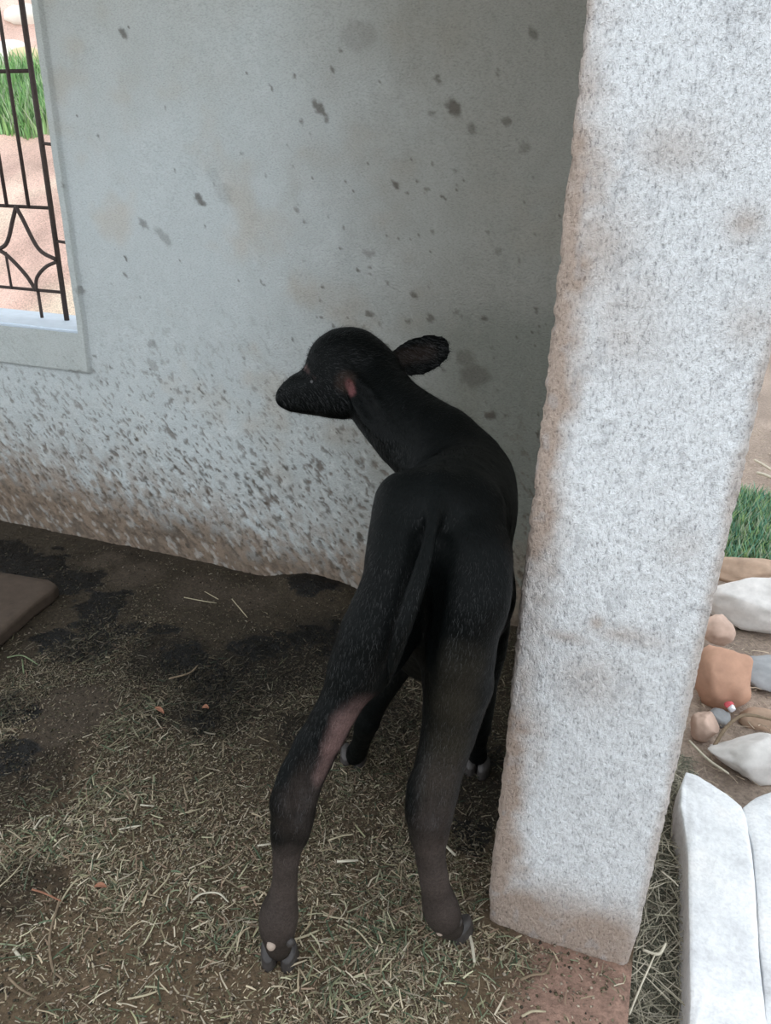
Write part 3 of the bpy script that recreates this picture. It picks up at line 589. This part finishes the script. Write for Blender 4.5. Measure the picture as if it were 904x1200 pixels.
def leaf(px, py, ang, L, W_, mat, label, zf=hz):
    c_ = onz(px, py); Vv = []; Fs = []; n_ = 7
    for i in range(n_):
        t = i/(n_-1); w_ = W_*math.sin(math.pi*min(.97, max(.04, t)))**.8; z_ = .006+.006*math.sin(t*3)+zf(c_[0], c_[1])
        for k_, (sx, dz) in enumerate(((-1, .003), (0, 0), (1, .004))):
            for tk in (0, -.0008):
                lx, ly = (t-.5)*L, sx*w_*.5; Vv.append([c_[0]+lx*math.cos(ang)-ly*math.sin(ang), c_[1]+lx*math.sin(ang)+ly*math.cos(ang), z_+dz+tk])
    for i in range(n_-1):
        for k_ in range(2):
            a_ = i*6+k_*2; Fs.append([a_, a_+6, a_+8, a_+2]); Fs.append([a_+1, a_+3, a_+9, a_+7])
        for k_ in (0, 4): a_ = i*6+k_; Fs.append([a_, a_+1, a_+7, a_+6])
    return tag(mesh('fallen_leaf', Vv, Fs, mat, None, True), label, 'leaf')
leaf(187, 835, -.3, .036, .012, M_RL, 'pointed red brown leaf on the wet patch in mid floor')
leaf(241, 832, .2, .018, .014, M_RL, 'small round orange brown leaf right of the pointed one')
leaf(118, 1041, .3, .024, .010, M_RL, 'brown leaf amid green litter at the lower left')
# the stone slab by the wall on the left
c4 = [onz(-60, 672), onz(2, 680), onz(60, 690), onz(69, 697), onz(40, 722), onz(0, 757), onz(-50, 800), onz(-110, 740)]
def slab_mesh(name, poly, z0, z1, mat, seed, inset=.012, parent=None, bulge=.0, rough=.004, sub=2):
    bm = bmesh.new(); cx = sum(p_[0] for p_ in poly)/len(poly); cy = sum(p_[1] for p_ in poly)/len(poly)
    def ringv(k_, z_): return [bm.verts.new((cx+(p_[0]-cx)*k_, cy+(p_[1]-cy)*k_, z_)) for p_ in poly]
    R_ = max(math.hypot(p_[0]-cx, p_[1]-cy) for p_ in poly); kin = 1-inset/R_
    rs = [ringv(1, z0), ringv(1.0, z0+(z1-z0)*.5), ringv(.997, z1-inset*.5), ringv(kin, z1), ringv(.55, z1+bulge*.7)]
    top_ = bm.verts.new((cx, cy, z1+bulge))
    n_ = len(poly)
    for a_, b_ in zip(rs[:-1], rs[1:]):
        for i in range(n_): bm.faces.new([a_[i], a_[(i+1) % n_], b_[(i+1) % n_], b_[i]])
    for i in range(n_): bm.faces.new([rs[-1][i], rs[-1][(i+1) % n_], top_])
    bm.faces.new(rs[0][::-1])
    bmesh.ops.recalc_face_normals(bm, faces=bm.faces[:])
    bmesh.ops.subdivide_edges(bm, edges=bm.edges[:], cuts=sub, use_grid_fill=True, smooth=.3)
    co = np.array([v.co[:] for v in bm.verts]); n1_ = fbm(co, 22, 3, seed)-.5; n2_ = fbm(co, 22, 3, seed+5)-.5; n3_ = fbm(co, 12, 3, seed+9)-.5
    for v, a_, b_, d_ in zip(bm.verts, n1_, n2_, n3_): v.co += Vector((a_, b_, d_))*rough*2
    for f_ in bm.faces: f_.smooth = True
    me = bpy.data.meshes.new(name); bm.to_mesh(me); bm.free(); return link(name, me, mat, parent)
sl_o = slab_mesh('stone_slab', c4, -.004, .034, solid('brown grey stone slab', (.075, .054, .040), .9, .2, 40), 5); tag(sl_o, 'flat grey brown stone slab on the mud floor at the left edge', 'slab')

# ---------------------------------------------------------------- outside right: gutter, kerb, rubble
GZ = -.13
def tgrid(name, xs, ys, hf, mat, cf, kind='structure'):
    x_, y_, Q_ = sheet(xs, ys, None); z_ = hf(x_, y_); o = mesh(name, np.stack([x_, y_, z_], -1), Q_, mat, None, True, {'tint': cf(x_, y_, z_), 'wet': 0*x_}); return tag(o, kind=kind)
def hout(x_, y_):
    p_ = np.stack([x_, y_, 0*x_], -1); return GZ-.015+(fbm(p_, 2.0, 4, 120)-.5)*.06*ss(1.4, 2.2, y_)+(fbm(p_, 18, 3, 121)-.5)*.014
def cout(x_, y_, z_):
    p_ = np.stack([x_, y_, 0*x_], -1); a_ = fbm(p_, 6, 4, 122)[:, None]; c_ = np.array([.34, .27, .22])*(.6+.8*a_); k_ = (ss(2.2, 1.0, y_)*ss(.24, .20, x_))[:, None]; return c_*(1-k_)+np.array([.21, .20, .16])*k_
tgrid('ground', np.concatenate([np.arange(.118, 1.2, .012), np.arange(1.2, 9, .25)]), np.concatenate([[-3, -1, 0, .4], np.arange(.6, 4.6, .014), np.arange(4.6, 14, .25)]), hout, M_FLOOR, cout)
M_KERB = NT('white washed kerb stone', .85, .2); kf = M_KERB.noise(12, 5, .6); kf2 = M_KERB.noise(130, 3); M_KERB.col(M_KERB.mix(1., M_KERB.ramp(kf, [(.30, (.62, .63, .65)), (.5, (.80, .82, .84)), (.7, (.88, .88, .88))]), M_KERB.ramp(kf2, [(.3, g(.85)), (.6, g(1.))]), 'MULTIPLY')); M_KERB.bump(kf2, .4, .004); M_KERB = M_KERB.m
KZ = -.045
def kp(*a): return [onz(x_, y_, KZ) for x_, y_ in a]
k1 = kp((810, 1260), (809, 1200), (808, 1100), (806, 1000), (804, 903), (832, 916), (870, 943), (880, 985), (886, 1040), (890, 1110), (896, 1170), (903, 1260))
k2 = kp((905, 1260), (898, 1170), (892, 1110), (888, 1040), (882, 985), (872, 943), (905, 925), (960, 935), (1010, 1000), (1060, 1100), (1120, 1260))
o = slab_mesh('kerb_stone', k1, GZ-.03, KZ, M_KERB, 31, .009, None, .003, .002, 3); tag(o, 'long white kerb stone beyond the straw filled gap beside the pillar', 'kerb')
o = slab_mesh('kerb_stone', k2, GZ-.03, KZ-.004, M_KERB, 33, .008, None, .003, .002, 3); tag(o, 'pale slab right of the cracked joint of the kerb, at the right edge', 'kerb')
M_S1 = solid('pale grey stone', (.62, .60, .58), .85, .2, 25); M_S2 = solid('reddish sandstone', (.52, .31, .22), .85, .2, 18); M_S3 = solid('pinkish stone', (.52, .38, .31), .85, .2, 22); M_S4 = solid('dark grey stone', (.30, .31, .32), .85, .2, 25); M_S5 = solid('brown earthy stone', (.42, .30, .22), .9, .25, 20)
def rock(px, py, z_, rx, ry, rz, mat, label, seed, rot=0., name='stone', ztop=None):
    c_ = onz(px, py, z_); bm = bmesh.new(); bmesh.ops.create_icosphere(bm, subdivisions=4, radius=1); co = np.array([v.co[:] for v in bm.verts])
    r_ = np.random.default_rng(seed); pl = r_.normal(size=(9, 3)); pl /= np.linalg.norm(pl, axis=1)[:, None]; dd = r_.uniform(.62, .9, 9)
    for n_, d_ in zip(pl, dd): over = np.maximum(co@n_-d_, 0); co = co-over[:, None]*n_*.9
    co = co*(1+(fbm(co, 2.2, 4, seed)-.5)*.25+(fbm(co, 9, 3, seed+1)-.5)*.10)[:, None]; ca, sa = math.cos(rot), math.sin(rot); co = co*np.array([rx, ry, rz]); co = np.stack([co[:, 0]*ca-co[:, 1]*sa, co[:, 0]*sa+co[:, 1]*ca, co[:, 2]], -1)+np.array([c_[0], c_[1], z_])
    for v, q_ in zip(bm.verts, co): v.co = q_
    for f_ in bm.faces: f_.smooth = True
    me = bpy.data.meshes.new(name); bm.to_mesh(me); bm.free(); return tag(link(name, me, mat), label, 'stone')
rock(888, 888, -.10, .125, .075, .062, M_S1, 'flat pale stone just beyond the end of the kerb', 201, .15)
rock(850, 792, -.06, .085, .085, .105, M_S2, 'large reddish boulder with a slanting face beside the pillar edge', 202, .5)
rock(826, 852, -.10, .036, .035, .050, M_S3, 'small rounded pink stone between the boulder and the pillar', 203, .2)
rock(843, 842, -.12, .03, .03, .03, M_S4, 'small dark grey stone at the foot of the boulder', 204)
rock(843, 738, -.05, .05, .05, .05, M_S3, 'pinkish stone behind the reddish boulder', 205, .3)
rock(895, 706, -.05, .19, .12, .10, M_S1, 'wide pale topped stone block behind the reddish boulder', 206, .1)
rock(885, 672, -.04, .18, .08, .05, M_S5, 'low brown stone with pale rim in front of the green patch', 207, .1)
rock(900, 790, -.12, .09, .10, .04, M_S4, 'low grey stone right of the reddish boulder', 208, .3)
rock(893, 845, -.13, .06, .04, .035, M_S5, 'brown earthy lump behind the flat pale stone', 209, .2)
hzo = lambda a, b: float(hout(np.array([a]), np.array([b]))[0])
stalk('dry_twig', [(808, 868, .05), (830, 893, .06), (852, 915, .075)], .0035, M_PL, 'pale straight twig lying from the pillar edge to the kerb end', 'twig', .01, .9, hzo, GZ+.05)
stalk('dry_twig', [(838, 868, .03), (852, 853, .06), (872, 845, .07), (908, 852, .07)], .0050, M_TW, 'curved brown twig over the flat pale stone', 'twig', .01, .9, hzo, GZ+.05)
stalk('dry_twig', [(886, 560, .05), (896, 563, .05), (910, 570, .05)], .008, M_PL, 'pale dry stalk beyond the green patch', 'twig', .01, .9, hzo, GZ+.02)
stalk('dry_twig', [(884, 543, .05), (895, 552, .05), (908, 562, .05)], .007, M_PL, 'upper of the two pale stalks beyond the green patch', 'twig', .01, .9, hzo, GZ+.02)
wr = rock(855, 826, -.085, .014, .010, .010, solid('red plastic scrap', (.62, .10, .12), .5, .2, 80), 'tiny crumpled red and white scrap by the boulder', 220, .4, 'plastic_scrap'); wr['category'] = 'scrap'
wf = rock(858, 830, -.088, .010, .008, .012, solid('white plastic scrap', (.8, .8, .85), .4, .05, 80), None, 221, .1, 'white_corner'); del wf['category']; wf.parent = wr
# straw in the gutter and grass
hsurf = lambda a, b: hout(a, b)+.004
gs = [litter(9000, (.12, .24), (.6, 1.75), lambda a, b: .9+0*a, 301, .008, .05, .0008, .002, [(.34, .31, .24), (.24, .23, .17), (.16, .165, .12), (.11, .12, .09)], 0, .02),
      litter(500, (.125, .22), (.6, 1.7), lambda a, b: .9+0*a, 302, .05, .11, .0010, .0022, [(.42, .39, .31), (.34, .32, .24)], .01, .04)]
v_, q_, c_ = litter(9000, (.24, .9), (1.6, 5), lambda a, b: .5+0*a, 303, .01, .06, .001, .003, [(.46, .38, .29), (.34, .27, .2), (.22, .18, .13)], 0, .02)
tag(mesh('dry_litter', v_, q_, M_STRAW, None, False, {'tint': c_}), 'dry bits of straw strewn between the stones outside', 'straw', kind='stuff')
v_, q_, c_ = join(gs); tag(mesh('gutter_straw', v_, q_, M_STRAW, None, False, {'tint': c_}), 'tangled dry straw filling the gap between floor edge and kerb', 'straw', kind='stuff')
stalk('straw_stalk', [(738, 1187, .10), (752, 1152, .10), (768, 1118, .10)], .0018, M_PL, 'long straight pale stalk in the gap below the pillar corner', 'straw', .01, .9, hzo, GZ+.1)
stalk('straw_stalk', [(754, 1112, .10), (772, 1117, .10), (780, 1108, .11)], .0028, M_PL, 'hooked pale stalk sticking out by the pillar corner', 'straw', .01, .9, hzo, GZ+.1)
stalk('straw_stalk', [(778, 1010, .08), (790, 1020, .08), (798, 1028, .08)], .0016, M_PL, 'short pale stalk at the pillar edge in the straw gap', 'straw', .01, .9, hzo, GZ+.1)
# green patch: blades of grass
def grass(name, n, xr, yr, hf, seed, h0, h1, w_, pal, label):
    r = np.random.default_rng(seed); x_ = r.uniform(*xr, n); y_ = r.uniform(*yr, n); z_ = hf(x_, y_); hh = r.uniform(h0, h1, n); a_ = r.uniform(0, 6.28, n); ln_ = r.uniform(.1, .6, n)
    b_ = np.stack([x_, y_, z_-.01], -1); s_ = np.stack([np.cos(a_), np.sin(a_), 0*a_], -1)*w_; t_ = np.stack([-np.sin(a_)*ln_, np.cos(a_)*ln_, 1+0*a_], -1)*hh[:, None]; m_ = np.stack([-np.sin(a_)*ln_*.3, np.cos(a_)*ln_*.3, .55+0*a_], -1)*hh[:, None]
    Vv = np.stack([b_-s_, b_+s_, b_+m_-s_*.7, b_+m_+s_*.7, b_+t_-s_*.1, b_+t_+s_*.1], 1).reshape(-1, 3); k_ = np.arange(n)[:, None]*6; Qs = np.concatenate([k_+np.array([0, 1, 3, 2]), k_+np.array([2, 3, 5, 4])])
    pal = np.array(pal); ci = np.repeat(pal[r.integers(0, len(pal), n)]*r.uniform(.7, 1.3, n)[:, None], 6, 0); return tag(mesh(name, Vv, Qs, M_STRAW, None, False, {'tint': ci}), label, 'grass', kind='stuff')
grass('grass', 9000, (.34, .95), (2.98, 3.75), hout, 401, .03, .10, .005, [(.18, .34, .20), (.14, .31, .22), (.30, .42, .18), (.36, .42, .30)], 'green grass patch seen past the right edge of the pillar')
# ---------------------------------------------------------------- outside the window: earth yard rising to a bank
def hb(x_, y_):
    p_ = np.stack([x_, y_, 0*x_], -1); r_ = np.clip(y_-3.5+(fbm(p_, .9, 3, 130)-.5)*.4, 0, None); return GZ+.7*r_*ss(-1.2, -2.2, x_)+(fbm(p_, 3, 4, 131)-.5)*.16*ss(2.4, 3.5, y_)
def cb(x_, y_, z_):
    p_ = np.stack([x_, y_, z_], -1); a_ = fbm(p_, 3.2, 4, 132)[:, None]; b_ = ss(.45, .7, fbm(p_, 1.4, 4, 133))[:, None]; c_ = np.array([.70, .48, .40])*(.5+1.0*a_); return c_*(1-b_*.7)+np.array([.80, .70, .54])*b_*.7
tgrid('ground', np.arange(-9, .3, .05), np.arange(2.2, 9.5, .05), lambda a, b: hb(a, b)-.01, M_FLOOR, cb)
grass('grass', 16000, (-8.6, -3.8), (5.75, 6.35), hb, 402, .08, .26, .012, [(.30, .52, .20), (.38, .58, .28), (.24, .44, .20), (.52, .62, .42)], 'bright green grass strip on the bank seen through the window')
rr = np.random.default_rng(5)
def bank_rock(px, py, r_, mat, label, seed):
    d_ = ray(px, py); t_ = 3.
    while t_ < 14:
        q_ = CAM+d_*t_
        if q_[2] < float(hb(np.array([q_[0]]), np.array([q_[1]]))[0]): break
        t_ += .02
    bm = bmesh.new(); bmesh.ops.create_icosphere(bm, subdivisions=3, radius=1); co = np.array([v.co[:] for v in bm.verts]); co = co*(1+(fbm(co, 1.6, 3, seed)-.5)*.5)[:, None]*np.array([r_*1.3, r_, r_*.7])+q_
    for v, c__ in zip(bm.verts, co): v.co = c__
    for f_ in bm.faces: f_.smooth = True
    me = bpy.data.meshes.new('rock'); bm.to_mesh(me); bm.free(); tag(link('rock', me, mat), label, 'rock')
M_B1 = solid('whitish rock', (.86, .82, .74), .85, .1, 4); M_B2 = solid('yellowish rock', (.66, .56, .34), .85, .2, 4)
bank_rock(16, 62, .16, M_B1, 'whitish rock on the bank above the grass, seen through the window', 1)
bank_rock(33, 68, .14, M_B2, 'yellowish rock right of the whitish one beyond the window', 2)
bank_rock(6, 74, .10, M_B1, 'small white rock at the left edge beyond the window, below the whitish one', 3)
bank_rock(30, 20, .16, M_B1, 'pale rock high on the bank at the top of the window', 4)
